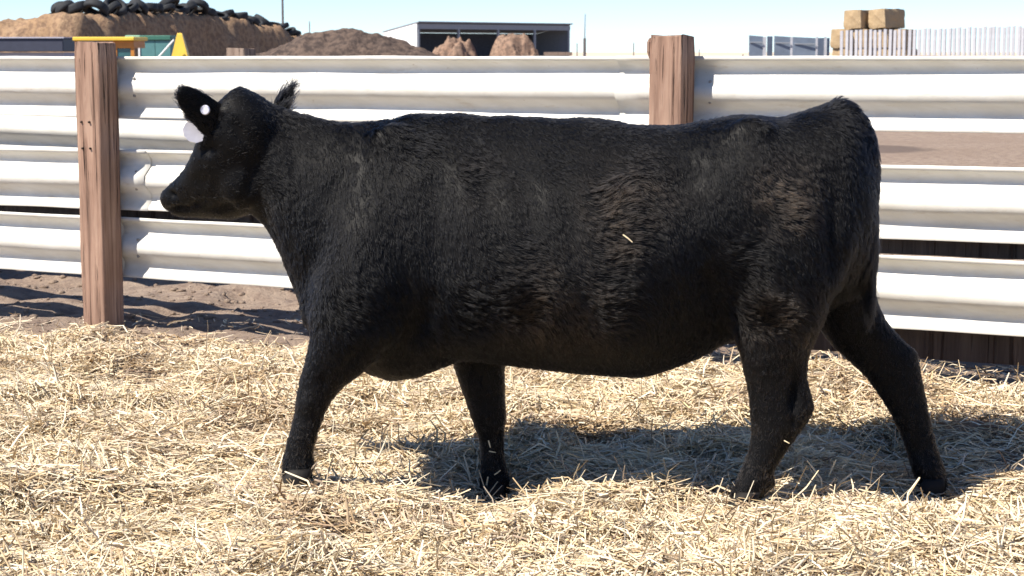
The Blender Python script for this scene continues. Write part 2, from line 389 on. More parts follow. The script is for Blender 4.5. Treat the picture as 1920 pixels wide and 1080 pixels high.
# torso and neck: x, top, bottom, half width, skew, squareness
T = [(478, 182, 408, .085, 1.0, .6), (500, 186, 424, .105, 1.0, .6), (530, 198, 478, .128, 1.0, .6), (562, 209, 575, .150, 1.05, .6), (600, 219, 634, .185, 1.1, .58), (645, 228, 668, .225, 1.05, .50),
     (690, 225, 700, .252, 1.05, .47), (735, 217, 714, .268, 1.08, .46), (780, 212, 708, .28, 1.1, .46), (825, 213, 690, .295, 1.15, .46), (865, 217, 674, .312, 1.2, .46), (930, 219, 680, .335, 1.3, .48), (1000, 222, 688, .355, 1.28, .46),
     (1080, 224, 697, .368, 1.25, .45), (1150, 226, 702, .368, 1.2, .45), (1205, 229, 704, .36, 1.15, .45), (1260, 231, 688, .345, 1.05, .45), (1310, 231, 668, .32, 1.0, .44), (1350, 226, 648, .295, .95, .44), (1410, 214, 622, .285, .85, .42),
     (1460, 219, 600, .28, .85, .44), (1510, 211, 590, .27, .9, .46), (1555, 201, 580, .25, .9, .5), (1590, 206, 560, .215, .95, .55), (1615, 238, 530, .17, 1.0, .6), (1632, 290, 480, .10, 1.0, .6)]
rings = []
for (x, tp, bt, w, k, q) in T:
    ym = MID + (0.0 if x > 600 else 0.0); a = P(x, tp, ym); b = P(x, bt, ym); N = 18; L_, R_ = [], []
    for i in range(1, N):
        s = .5 - .5 * math.cos(math.pi * i / N); ww = w * max(.02, math.sin(math.pi * s ** k)) ** q
        c = a.lerp(b, s); L_.append(c + Vector((0, -ww, 0))); R_.append(c + Vector((0, ww, 0)))
    rings.append([a] + L_ + [b] + R_[::-1])
loft_bm(cbm, rings)
# head: pairs of outline points (face side, jaw side), depth, half thickness
H = [(445, 158, 458, 162, 5.99, .03), (430, 173, 492, 181, 5.98, .07), (408, 196, 530, 222, 5.98, .105), (388, 235, 520, 292, 6.00, .122), (372, 272, 502, 350, 6.03, .122), (358, 303, 482, 396, 6.06, .110), (340, 327, 437, 412, 6.10, .092), (322, 345, 385, 409, 6.14, .078), (312, 353, 358, 407, 6.165, .076), (306, 363, 343, 407, 6.185, .068), (306, 376, 332, 404, 6.20, .046)]
rings = []
for (x0, y0, x1, y1, Y, th) in H:
    A, B = P(x0, y0, Y), P(x1, y1, Y); rings.append(ring_ell((A + B) / 2, (B - A) / 2, Vector((.25 * th, th, 0)), 24, .85))
loft_bm(cbm, rings)
def leg(sl, hd_e=1.0):
    rr = []
    for (y, xl, xr, Y, hd) in sl:
        A, B = P(xl, y, Y), P(xr, y, Y); rr.append(ring_ell((A + B) / 2, (B - A) / 2, Vector((0, hd, 0)), 20, .9))
    loft_bm(cbm, rr)
leg([(300, 690, 780, 5.94, .06), (340, 660, 800, 5.91, .10), (430, 620, 800, 5.885, .14), (520, 580, 785, 5.85, .15), (580, 578, 768, 5.84, .14), (630, 584, 742, 5.83, .115), (668, 574, 712, 5.83, .09), (698, 566, 682, 5.83, .07), (722, 560, 648, 5.83, .056), (750, 555, 622, 5.83, .05), (780, 551, 608, 5.83, .046), (815, 541, 596, 5.82, .040), (845, 534, 588, 5.82, .040), (868, 529, 585, 5.82, .044), (890, 528, 582, 5.81, .046), (908, 530, 580, 5.81, .04)])
leg([(560, 830, 970, 6.16, .08), (640, 838, 955, 6.18, .085), (690, 852, 946, 6.19, .07), (740, 869, 947, 6.19, .058), (780, 882, 949, 6.19, .05), (820, 897, 945, 6.19, .040), (855, 901, 946, 6.19, .037), (885, 899, 952, 6.19, .043), (915, 898, 956, 6.18, .046), (935, 900, 954, 6.18, .042)])
leg([(280, 1440, 1560, 5.93, .05), (320, 1395, 1600, 5.905, .10), (380, 1352, 1620, 5.88, .145), (450, 1340, 1615, 5.87, .155), (520, 1346, 1580, 5.86, .15), (580, 1360, 1548, 5.85, .125), (630, 1374, 1528, 5.84, .095), (670, 1387, 1516, 5.83, .072), (705, 1396, 1513, 5.83, .058), (740, 1403, 1521, 5.83, .050), (768, 1405, 1526, 5.83, .048), (790, 1407, 1516, 5.83, .045), (815, 1408, 1497, 5.83, .042), (840, 1405, 1479, 5.83, .040), (875, 1392, 1457, 5.83, .040), (905, 1377, 1443, 5.83, .046), (928, 1368, 1434, 5.83, .048), (948, 1364, 1428, 5.83, .042)])
leg([(330, 1520, 1625, 6.12, .07), (430, 1500, 1636, 6.15, .12), (520, 1510, 1634, 6.16, .12), (570, 1524, 1643, 6.17, .105), (610, 1534, 1667, 6.18, .09), (645, 1556, 1702, 6.19, .072), (672, 1586, 1722, 6.19, .060), (705, 1622, 1728, 6.19, .052), (740, 1647, 1735, 6.19, .046), (775, 1669, 1742, 6.19, .042), (810, 1687, 1750, 6.19, .040), (845, 1699, 1759, 6.19, .040), (872, 1707, 1769, 6.18, .044), (898, 1716, 1776, 6.18, .046), (922, 1724, 1778, 6.17, .040)])
# udder and navel
def blob(px, py, Y, rx, ry, rz):
    r = bmesh.ops.create_uvsphere(cbm, u_segments=16, v_segments=10, radius=1)
    c = P(px, py, Y)
    for v in r['verts']: v.co = Vector((c.x + v.co.x * rx, c.y + v.co.y * ry, c.z + v.co.z * rz))
blob(1190, 684, 6.0, .055, .06, .042); blob(1430, 590, 6.02, .13, .12, .10)
blob(1412, 252, 5.868, .09, .055, .055); blob(1412, 248, 6.17, .09, .055, .05)      # hook bones
blob(735, 290, 5.90, .10, .05, .11)                                               # top of the shoulder blade
blob(600, 560, 5.95, .07, .10, .12); blob(450, 335, 5.96, .07, .06, .10)          # point of shoulder, cheek
blob(1516, 764, 5.83, .020, .024, .034); blob(578, 757, 5.805, .030, .032, .045); blob(908, 775, 6.165, .030, .030, .045); blob(1706, 668, 6.19, .026, .03, .035)   # hocks and knees
for q in ((584, 872, 5.815), (950, 898, 6.185), (1446, 905, 5.83), (1766, 890, 6.18)): blob(*q, .016, .030, .016)                             # dewclaws
blob(715, 612, 5.775, .065, .05, .065); blob(1455, 640, 5.80, .07, .05, .10)                              # elbow, forearm, gaskin
# tail
tail = [P(1560, 206, 6.02), P(1592, 214, 6.0), P(1617, 243, 5.97), P(1630, 290, 5.96), P(1635, 350, 5.96), P(1634, 420, 5.96), P(1631, 490, 5.97), P(1629, 570, 5.98), P(1630, 610, 5.99)]
tube_bm(cbm, tail, [.04, .036, .03, .027, .024, .022, .022, .022, .010], 10)
# ears are shaped after the skin is grown
EL_B, EL_T = P(412, 236, 5.91), P(332, 172, 5.845); ER_B, ER_T = P(524, 216, 6.10), P(541, 160, 6.15)
def ear(bm, base, tip, wdir, prof, th):
    d = tip - base; wd = wdir.normalized(); nn = d.cross(wd).normalized(); rr = []
    xs_ = np.linspace(-.15, 1.0, 15); ws = np.interp(xs_, [p[0] for p in prof], [p[1] for p in prof])
    for s, w in zip(xs_, ws):
        c = base + d * s; rr.append(ring_ell(c, wd * w, nn * th * (1 - .45 * max(s, 0)), 18))
    loft_bm(bm, rr)
bmesh.ops.recalc_face_normals(cbm, faces=cbm.faces)
tmp = bpy.data.meshes.new('tmp'); cbm.to_mesh(tmp); cbm.free()
to = bpy.data.objects.new('tmp', tmp); COL.objects.link(to)
rm = to.modifiers.new('r', 'REMESH'); rm.mode = 'VOXEL'; rm.voxel_size = .011
sm = to.modifiers.new('s', 'SMOOTH'); sm.factor = .5; sm.iterations = 5
dg = bpy.context.evaluated_depsgraph_get(); dg.update()
body_me = bpy.data.meshes.new_from_object(to.evaluated_get(dg)); body_me.name = 'body'
bpy.data.objects.remove(to); bpy.data.meshes.remove(tmp)
ebm = bmesh.new(); ebm.from_mesh(body_me)
ear(ebm, EL_B, EL_T, P(415, 193, 5.9) - P(394, 270, 5.9), [(-.15, .060), (0, .064), (.3, .058), (.55, .050), (.75, .042), (.9, .032), (1, .012)], .016)
ear(ebm, ER_B, ER_T, Vector((.9, .25, .3)), [(-.15, .030), (0, .034), (.35, .042), (.7, .042), (.9, .034), (1, .020)], .013)
ebm.to_mesh(body_me); ebm.free()
nv = len(body_me.vertices); co = np.empty(nv * 3, np.float32); body_me.vertices.foreach_get('co', co); co = co.reshape(-1, 3)
no = np.empty(nv * 3, np.float32); body_me.vertices.foreach_get('normal', no); no = no.reshape(-1, 3)
# even out the joins of the trunk and limbs; the ears and feet stay crisp
ne = len(body_me.edges); ed = np.empty(ne * 2, np.int32); body_me.edges.foreach_get('vertices', ed); ed = ed.reshape(-1, 2)
deg = np.bincount(ed.ravel(), minlength=nv).astype(float)[:, None] + 1e-9
keep_ = np.maximum(np.exp(-(np.linalg.norm(co - np.array(EL_B.lerp(EL_T, .55)), axis=1) / .085) ** 4), np.exp(-(np.linalg.norm(co - np.array(ER_B.lerp(ER_T, .6)), axis=1) / .06) ** 4))
lam = (.5 * (1 - keep_) * (.07 + .93 * sstep(.38, .58, co[:, 2])) * (.10 + .90 * sstep(-.86, -.66, co[:, 0])))[:, None]
for _ in range(26):
    acc = np.stack([np.bincount(ed[:, 0], co[ed[:, 1], j], nv) + np.bincount(ed[:, 1], co[ed[:, 0], j], nv) for j in range(3)], -1) / deg
    co = co + lam * (acc - co)
co = co.astype(np.float32); body_me.vertices.foreach_set('co', co.ravel()); body_me.update(); body_me.vertices.foreach_get('normal', no.ravel() if False else (nb := np.empty(nv * 3, np.float32))); no = nb.reshape(-1, 3)
# muscle and hide relief on the trunk
rel = (vnoise(co[:, 0] * 5 + co[:, 1], co[:, 2] * 4, 51) - .5) * .022 + (vnoise(co[:, 0] * 13, co[:, 2] * 10 + co[:, 1] * 3, 52) - .5) * .008
ribs = np.sin(co[:, 0] * 52 + co[:, 2] * 9) * .0022 * sstep(-.25, -.05, co[:, 0]) * (1 - sstep(.4, .6, co[:, 0])) * sstep(.5, .65, co[:, 2]) * (1 - sstep(.95, 1.1, co[:, 2]))
trunk = sstep(.42, .6, co[:, 2]) * sstep(-1.0, -.7, co[:, 0])
co = co + no * ((rel + ribs) * trunk)[:, None]
# folds of the hide on the side that faces the lens: ends and width as seen, depth in metres
pu = co[:, 0] * FPX / (co[:, 1] * CT - (co[:, 2] - CAM_H) * ST) + 960
pv = 540 - FPX * (co[:, 1] * ST + (co[:, 2] - CAM_H) * CT) / (co[:, 1] * CT - (co[:, 2] - CAM_H) * ST)
facing = (1 - sstep(-.15, .35, no[:, 1])) * np.where(co[:, 0] < -.74, 1.0, 1 - sstep(6.0, 6.08, co[:, 1]))
def crease(x0, y0, x1, y1, depth, wid):
    a = np.array((x0, y0), float); ab = np.array((x1 - x0, y1 - y0), float); q = np.stack([pu, pv], -1) - a
    tt = np.clip((q @ ab) / (ab @ ab), 0, 1); dd = np.linalg.norm(q - tt[:, None] * ab, axis=1)
    return -depth * np.exp(-(dd / wid) ** 2) * np.sin(np.pi * np.clip(tt, .12, .88))
cr = 1.35 * facing * sum(crease(*a) for a in ((830, 280, 812, 560, .012, 35), (800, 560, 765, 670, .022, 22), (665, 275, 600, 430, .012, 22), (600, 430, 578, 560, .010, 20), (1325, 470, 1355, 620, .018, 24), (1275, 300, 1310, 390, .020, 50),
    (1565, 330, 1562, 560, .018, 20), (502, 250, 500, 405, .006, 16), (545, 250, 560, 430, .006, 12), (525, 260, 535, 430, .005, 9), (318, 393, 352, 391, .014, 5), (352, 391, 384, 377, .011, 6), (318, 361, 328, 370, .016, 5), (402, 280, 374, 284, .012, 10),
    (392, 393, 455, 384, .009, 8), (455, 384, 478, 310, .007, 10), (350, 332, 398, 350, .006, 14), (430, 215, 470, 290, .006, 12), (1490, 695, 1488, 790, .022, 9), (1487, 800, 1440, 890, .007, 7), (600, 690, 610, 745, .008, 9), (690, 640, 640, 700, .008, 12), (1405, 520, 1425, 650, .008, 20), (905, 700, 915, 780, .006, 9)))
co = (co + no * cr[:, None]).astype(np.float32)
body_me.vertices.foreach_set('co', co.ravel()); body_me.update(); body_me.shade_smooth()

cow = empty('cow', (0.1, MID, 0)); tag(cow, 'black cow walking left across the straw with a white ear tag', 'cow')
t = NT('black_hide'); f = t.noise(9, 5); M_HIDE = t.base(t.ramp(f, [(.35, (.004, .004, .0045)), (.7, (.007, .0065, .0065))]), .50, .09)
body = put(obj('body', body_me, M_HIDE), cow)

# ---- coat: hair curves combed over the hide
def coat(me):
    me.calc_loop_triangles(); nt = len(me.loop_triangles); tri = np.empty(nt * 3, np.int32); me.loop_triangles.foreach_get('vertices', tri); tri = tri.reshape(-1, 3)
    n = len(me.vertices); c = np.empty(n * 3, np.float32); me.vertices.foreach_get('co', c); c = c.reshape(-1, 3).astype(float)
    vn = np.empty(n * 3, np.float32); me.vertices.foreach_get('normal', vn); vn = vn.reshape(-1, 3).astype(float)
    A, B, C = c[tri[:, 0]], c[tri[:, 1]], c[tri[:, 2]]; cr = np.cross(B - A, C - A); ar = np.linalg.norm(cr, axis=1) / 2
    fn = cr / (2 * ar[:, None] + 1e-12); wgt = ar * np.where(fn[:, 1] > .35, .45, 1.0); wgt /= wgt.sum()
    def sample(k):
        ti = rng.choice(nt, k, p=wgt); u, v = rng.random(k), rng.random(k); sw = u + v > 1; u[sw], v[sw] = 1 - u[sw], 1 - v[sw]
        w = 1 - u - v; p = A[ti] * w[:, None] + B[ti] * u[:, None] + C[ti] * v[:, None]
        nn = vn[tri[ti, 0]] * w[:, None] + vn[tri[ti, 1]] * u[:, None] + vn[tri[ti, 2]] * v[:, None]
        return p, nn / np.linalg.norm(nn, axis=1)[:, None]
    def dist(p, q): return np.linalg.norm(p - np.array(q), axis=1)
    def comb(p, nn):
        x, y, z = p.T; k = len(p)
        ruf = np.zeros(k)
        for (px, py, Y, r, a) in ((890, 300, 5.73, .09, .9), (950, 300, 5.71, .09, .9), (1040, 280, 5.71, .10, .8), (780, 260, 5.82, .09, .5), (1010, 520, 5.66, .11, .8), (880, 560, 5.70, .09, .6), (690, 260, 5.86, .06, .5), (600, 680, 5.79, .05, .5), (1190, 350, 5.66, .14, 1.0), (1170, 430, 5.66, .12, .9), (1000, 540, 5.67, .15, .8), (1130, 560, 5.67, .13, .6), (1390, 500, 5.72, .11, .8), (1440, 580, 5.73, .13, .7), (660, 590, 5.72, .12, .6), (850, 610, 5.72, .10, .8), (1480, 370, 5.73, .09, .9), (500, 320, 5.9, .12, .4)):
            ruf = np.maximum(ruf, a * np.exp(-(dist(p, P(px, py, Y)) / r) ** 2))
        ruf = np.clip(ruf * (.15 + 1.7 * vnoise(x * 8, z * 8 + y, 67)), 0, 1.1)
        swx = vnoise(x * 4, z * 4 + y, 61) - .5; swz = vnoise(x * 4 + 9, z * 4 + y, 62) - .5; f2 = vnoise(x * 14, z * 14 + y * 5, 63) - .5; calm = .30 + .35 * ruf; swx = swx * calm; swz = swz * calm; f2 = f2 * (.35 + .65 * ruf)
        d = np.stack([.28 + .65 * ruf + 1.0 * swx, .2 * f2, -.95 + 1.4 * ruf + 1.0 * swz + .6 * f2], -1)
        legm = (1 - sstep(.40, .62, z))[:, None]; d = d * (1 - legm) + np.array([.12, 0, -1.0]) * legm
        head = (1 - sstep(-.82, -.70, x))[:, None] * sstep(.6, .75, z)[:, None]; d = d * (1 - head) + np.array([.62, -.1, .22]) * head
        earL = np.exp(-(dist(p, EL_B.lerp(EL_T, .6)) / .085) ** 4)[:, None]; d = d * (1 - earL) + np.array(((EL_T - EL_B).normalized() + Vector((0, 0, -.35)))[:]) * earL
        earR = np.exp(-(dist(p, ER_B.lerp(ER_T, .6)) / .07) ** 4)[:, None]; d = d * (1 - earR) + np.array((.35, .2, .6)) * earR
        th_ = P(1570, 205, MID); tuft = np.exp(-(dist(p, th_) / .075) ** 2)[:, None]; d = d * (1 - tuft) + np.array([.6, 0, .7]) * tuft
        tl = (sstep(1.075, 1.10, x) * (1 - sstep(.78, .95, z)) * sstep(.45, .5, z) * (np.abs(y - 5.97) < .06))[:, None]; d = d * (1 - tl) + np.array([.1, 0, -1]) * tl
        d = d - nn * (d * nn).sum(1)[:, None]; d /= np.linalg.norm(d, axis=1)[:, None] + 1e-9
        L = .016 + .006 * vnoise(x * 3, z * 3, 64) + .012 * ruf
        L = L * (1 - .45 * legm[:, 0]) * (1 - .78 * head[:, 0])
        belly = 1 - sstep(-.9, -.5, nn[:, 2]); L *= 1 + .3 * belly * (1 - legm[:, 0])
        L = L + .018 * earL[:, 0] + .018 * earR[:, 0] + .006 * tuft[:, 0] + .035 * tl[:, 0]
        ln = .10 + .12 * vnoise(x * 6, z * 6 + y * 2, 65) + .5 * ruf; ln = ln * (1 - .3 * legm[:, 0]) * (1 - .6 * head[:, 0]) + .15 * tuft[:, 0] + .25 * earL[:, 0] + .4 * earR[:, 0]
        dust = np.zeros(k)
        for (px, py, Y, r, a) in ((1480, 365, 5.73, .085, 1.25), (1195, 345, 5.66, .13, .55), (1150, 420, 5.66, .12, .35), (1040, 600, 5.68, .15, .4), (1450, 620, 5.74, .12, .4), (900, 300, 5.70, .1, .25), (1430, 700, 5.78, .1, .3)):
            dust = np.maximum(dust, a * np.exp(-(dist(p, P(px, py, Y)) / r) ** 2))
        dust = np.maximum(dust, .28 * (1 - sstep(.05, .55, z))); dust *= .25 + 1.5 * vnoise(x * 22, z * 22 + y * 9, 66) ** 1.5
        return d, L, ln, np.clip(dust, 0, 1)
    Nc, K = 17000, 9
    p0, n0 = sample(Nc); d0, L0, l0, u0 = comb(p0, n0)
    tipc = p0 + d0 * (L0 * 1.05)[:, None] + n0 * (L0 * l0)[:, None]
    rep = np.repeat(np.arange(Nc), K); off = rng.normal(0, .0065, (Nc * K, 3)); off -= n0[rep] * (off * n0[rep]).sum(1)[:, None]
    pr = p0[rep] + off - n0[rep] * .001
    tp = tipc[rep] + off * .28 + rng.normal(0, .0018, off.shape)
    p1, n1 = sample(95000); d1, L1, l1, u1 = comb(p1, n1); L1 = L1 * rng.uniform(.6, 1.1, len(L1)); jt = rng.normal(0, .16, p1.shape)
    t1 = p1 + (d1 + jt) * L1[:, None] + n1 * (L1 * l1 * .6)[:, None]
    root = np.concatenate([pr, p1 - n1 * .001]); tip = np.concatenate([tp, t1]); nn = np.concatenate([n0[rep], n1]); LL = np.concatenate([L0[rep], L1]); du = np.concatenate([u0[rep], u1])
    m = len(root); a1 = root + (tip - root) * .33 + nn * (LL * .10)[:, None]; a2 = root + (tip - root) * .7 + nn * (LL * .09)[:, None]
    pts = np.stack([root, a1, a2, tip], 1)
    rad = np.broadcast_to(np.array([.00042, .00046, .00036, .0001]), (m, 4)).copy()
    du = np.clip(du * .75 + .03 * rng.random(m) * (rng.random(m) < .25), 0, 1)[:, None]
    colr = np.array([.0035, .0037, .0050]) * (1 - du) + np.array([.080, .060, .046]) * du
    cu = bpy.data.hair_curves.new('coat'); cu.add_curves([4] * m)
    cu.attributes['position'].data.foreach_set('vector', pts.astype(np.float32).ravel())
    ra = cu.attributes.get('radius') or cu.attributes.new('radius', 'FLOAT', 'POINT'); ra.data.foreach_set('value', rad.astype(np.float32).ravel())
    ha = cu.attributes.new('hair_colour', 'FLOAT_COLOR', 'CURVE'); c4 = np.ones((m, 4), np.float32); c4[:, :3] = colr; ha.data.foreach_set('color', c4.ravel())
    return cu
mh = bpy.data.materials.new('black_coat'); mh.use_nodes = True; ht = mh.node_tree
hb = ht.nodes.new('ShaderNodeBsdfHairPrincipled'); hb.model = 'CHIANG'; hb.parametrization = 'COLOR'
ha = ht.nodes.new('ShaderNodeAttribute'); ha.attribute_name = 'hair_colour'; ht.links.new(ha.outputs['Color'], hb.inputs['Color'])
hb.inputs['IOR'].default_value = 1.28; hb.inputs['Roughness'].default_value = .30; hb.inputs['Radial Roughness'].default_value = .5; hb.inputs['Random Roughness'].default_value = .3
ht.links.new(hb.outputs[0], [n for n in ht.nodes if n.type == 'OUTPUT_MATERIAL'][0].inputs['Surface'])
cc = coat(body_me); cc.materials.append(mh); put(link(bpy.data.objects.new('coat', cc)), cow)

# hooves: two claws a foot
M_HOOF = plain('dark_horn', (.016, .014, .013), .65, .2)
def claw(px, py, Y, side, lean):
    bm = bmesh.new(); b = P(px, py, Y); rr = []
    for z, w, l, fx in ((.055, .026, .034, .0), (.03, .030, .042, -.008), (.0, .032, .050, -.016), (-.018, .031, .052, -.02)):
        rr.append(ring_ell(Vector((b.x + fx + lean * z, b.y + side * .034, b.z + z)), Vector((l, 0, 0)), Vector((0, w, 0)), 14, .8))
    loft_bm(bm, rr); put(obj('hoof', bm_mesh('hoof', bm), M_HOOF, smooth=True), cow)
for px, py, Y, ln in ((562, 908, 5.815, .1), (926, 936, 6.18, 0), (1393, 950, 5.83, .3), (1750, 925, 6.175, -.1)):
    for s in (-1, 1): claw(px, py, Y, s, ln)
# ear tag with its button
M_TAG = plain('white_tag_plastic', (.74, .73, .80), .4, .4, 0, .06)
bm = bmesh.new(); c = P(363, 246, 5.905)
ol = [(-.005, .034), (.012, .030), (.024, .014), (.030, -.010), (.026, -.030), (.008, -.036), (-.014, -.030), (-.028, -.014), (-.032, .006), (-.022, .026)]
loft_bm(bm, [[c + Vector((x, dy + x * .3, z)) for x, z in ol] for dy in (-.0015, .0015)])
put(obj('ear_tag', bm_mesh('ear_tag', bm), M_TAG), cow)
bm = bmesh.new(); bmesh.ops.create_cone(bm, cap_ends=True, segments=20, radius1=.0155, radius2=.013, depth=.006, matrix=Matrix.Rotation(R(90), 4, 'X'))
bt = obj('ear_tag_button', bm_mesh('ear_tag_button', bm), M_TAG); bt.location = P(384, 206, 5.866); put(bt, cow)
bm = bmesh.new(); tube_bm(bm, [P(384, 206, 5.868), P(384, 207, 5.905)], .003, 6); put(obj('ear_tag_stem', bm_mesh('ear_tag_stem', bm), M_TAG), cow)
M_EYE = plain('dark_eye', (.012, .008, .006), .12, .6)
bm = bmesh.new(); bmesh.ops.create_uvsphere(bm, u_segments=16, v_segments=10, radius=.020); e_ = obj('eye', bm_mesh('eye', bm), M_EYE, smooth=True); e_.location = P(390, 284, 5.962); put(e_, cow)
# straw stems caught in the coat
def stem(px, py, Y, dx, dz, label, w=.0022):
    p = P(px, py, Y); bm = bmesh.new(); tube_bm(bm, [p, p + Vector((dx * .5, -.004, dz * .45)), p + Vector((dx, -.006, dz))], [w, w, w * .7], 5)
    me = bm_mesh('loose_straw', bm); ca = me.color_attributes.new('stalk_colour', 'FLOAT_COLOR', 'POINT')
    ca.data.foreach_set('color', [v for _ in me.vertices for v in (.75, .62, .40, 1)]); tag(obj('loose_straw', me, M_STRAW), label, 'straw')
stem(1168, 440, 5.635, .028, -.022, 'pale straw stem stuck to the middle of the cow flank')

stem(916, 826, 6.135, .006, -.022, 'upper straw fragment on the knee of the far front leg'); stem(917, 846, 6.137, .022, -.003, 'level straw fragment below the knee of the far front leg', .0018); stem(927, 890, 6.13, .02, .016, 'slanting straw fragment above the hoof of the far front leg')
stem(1470, 826, 5.775, .016, -.008, 'straw fragment on the cannon of the near hind leg', .0018)
# ------------------------------------------------------------------ background
E_S = Vector((.89, -.46, 0)); E_B = Vector((.46, .89, 0))        # along the yard: shaded side / away
GRID = math.atan2(-.46, .89)
def soil(name, a, b, c):
    t = NT(name); n1 = t.noise(.9, 6, .65); n2 = t.noise(4.5, 6, .7)
    col = t.mix(t.ramp(n1, [(.35, (0, 0, 0)), (.65, (1, 1, 1))]), a, b); col = t.mix(t.ramp(n2, [(.42, (1, 1, 1)), (.55, (0, 0, 0))]), col, c)
    t.bump(n2, .8, .15); return t.base(col, .95, .1)
M_SOIL = soil('tan_soil', (.34, .22, .13), (.38, .26, .165), (.23, .15, .10)); M_MANURE = soil('dark_manure', (.115, .085, .07), (.16, .115, .092), (.065, .05, .045)); M_RED = soil('reddish_soil', (.27, .17, .12), (.32, .22, .16), (.16, .11, .085))
def heap(name, c, hw, hl, rz, fn, mat, label, cat, step=.35):
    nx_, ny_ = int(2 * hw / step) + 1, int(2 * hl / step) + 1
    X, Y = np.meshgrid(np.linspace(-hw, hw, nx_), np.linspace(-hl, hl, ny_)); Z = fn(X, Y); ca, sa = math.cos(rz), math.sin(rz)
    V = np.stack([c[0] + X * ca - Y * sa, c[1] + X * sa + Y * ca, Z], -1).reshape(-1, 3) - np.array([c[0], c[1], 0])
    ii = np.arange(nx_ * ny_).reshape(ny_, nx_); q = np.stack([ii[:-1, :-1], ii[:-1, 1:], ii[1:, 1:], ii[1:, :-1]], -1).reshape(-1, 4)
    o = obj(name, npmesh(name, V, q), mat, smooth=True); o.location = (c[0], c[1], 0); tag(o, label, cat); return o
# big silage heap; local x runs across (left is negative), local y runs away
HC = P(150, 97, 75.0); HW, HL = 9.5, 15.0
def silage(X, Y):
    u = HW - 1.0 - X; v = Y + HL - 1.0                    # distance in from the shaded edge / from the near edge
    top = np.interp(v, [0, 5, 10, 15, 20, 24, 26, 29], [2.95, 3.06, 3.12, 3.02, 2.62, 1.95, 1.4, .3]) * np.interp(u, [0, 1.5, 3.5, 8, 12, 18], [1.0, .98, .90, .66, .4, .2])
    n_ = (vnoise(X * .9, Y * .9, 71) - .5) * 1.1 + (vnoise(X * 2.2, Y * 2.2, 72) - .5) * .5
    e = sstep(-.9, .35, u + n_ * .5) * sstep(-.9, .5, v + n_ * .5)
    return e * (top + n_ * .22) - .25 + .12 * vnoise(X * 3, Y * 3, 73) + .16 * e * vnoise(X * 6, Y * 6, 74)
rzH = math.atan2(-.28, .96)
ca, sa = math.cos(rzH), math.sin(rzH)
cx = HC.x - ((HW - 1) * ca - (-HL + 1) * sa); cy = HC.y - ((HW - 1) * sa + (-HL + 1) * ca)
heap('silage_heap', (cx, cy), HW, HL, rzH, silage, M_SOIL, 'large tan and grey earth heap topped by tyres at upper left', 'earth heap', .13)
def heapz(lx, ly): return float(silage(np.array([lx]), np.array([ly]))[0])
# tyres on the heap
M_TYRE = plain('old_tyre_rubber', (.028, .030, .034), .75, .3, 0, .3, 12)
bm = bmesh.new(); prof = [(.20, -.09), (.30, -.115), (.355, -.10), (.37, -.05), (.37, .05), (.355, .10), (.30, .115), (.20, .09), (.215, .07), (.30, .085), (.33, .05), (.33, -.05), (.30, -.085), (.215, -.07)]
vv = [[bm.verts.new((r * math.cos(a), r * math.sin(a), z)) for r, z in prof] for a in (2 * math.pi * k / 22 for k in range(22))]
for A, B in zip(vv, vv[1:] + vv[:1]):
    for k in range(len(prof)): bm.faces.new((A[k], B[k], B[(k + 1) % len(prof)], A[(k + 1) % len(prof)]))
tyre_me = bm_mesh('tyre', bm); tyre_me.materials.append(M_TYRE); tyre_me.shade_smooth()
spots = []
for k in range(25): spots.append((random.uniform(.45, .8), 2.6 + k * .84 + random.uniform(-.15, .15)))
for k in range(13): spots.append((random.uniform(1.1, 1.8), 4.5 + k * 1.1 + random.uniform(-.2, .2)))
for k in range(6): spots.append((1.5 + k * .35, 2.2 + random.uniform(-.3, .3) + k * .3))
for u, v in spots:
    lx, ly = HW - 1 - u, v - HL + 1; z = heapz(lx, ly)
    ty = link(bpy.data.objects.new('tyre', tyre_me)); s = random.uniform(1.0, 1.45); ty.scale = (s, s, s * random.uniform(.9, 1.2))
    tilt = random.uniform(.1, .8)
    ty.location = (cx + lx * ca - ly * sa, cy + lx * sa + ly * ca, z + .12 * s + .24 * s * math.sin(tilt) - .05); ty.rotation_euler = (tilt, random.uniform(-.3, .3), random.uniform(0, 6.28))
    tag(ty, 'old black tyre weighing down the crest of the big earth heap', 'tyre', 'tyres along the crest of the earth heap')
# dark manure mound to its right
c = P(665, 97, 62)
def dark(X, Y):
    top = np.interp(X, [-4.6, -3.4, -2.15, -1.72, -1.12, -.43, .43, 1.29, 1.98, 2.84, 3.7, 5.0], [.5, 1.35, 1.72, 1.95, 2.14, 2.2, 2.14, 1.95, 1.66, 1.42, 1.22, .2])
    n_ = (vnoise(X * 1.4, Y * 1.4, 81) - .5) * .22 + (vnoise(X * 3.5, Y * 3.5, 82) - .5) * .14 + (vnoise(X * 8, Y * 8, 83) - .5) * .07 + (vnoise(X * 16, Y * 16, 84) - .5) * .04
    f = 1 - sstep(.12, 1.0, np.abs(Y + .4 * (vnoise(X * .8, X * 0, 85) - .5)) / 3.6)
    return (top + n_) * f - .15
heap('manure_mound', (c.x, c.y), 5.0, 4.0, 0, dark, M_MANURE, 'dark brown manure mound between the tyre heap and the shed', 'manure mound', .07)
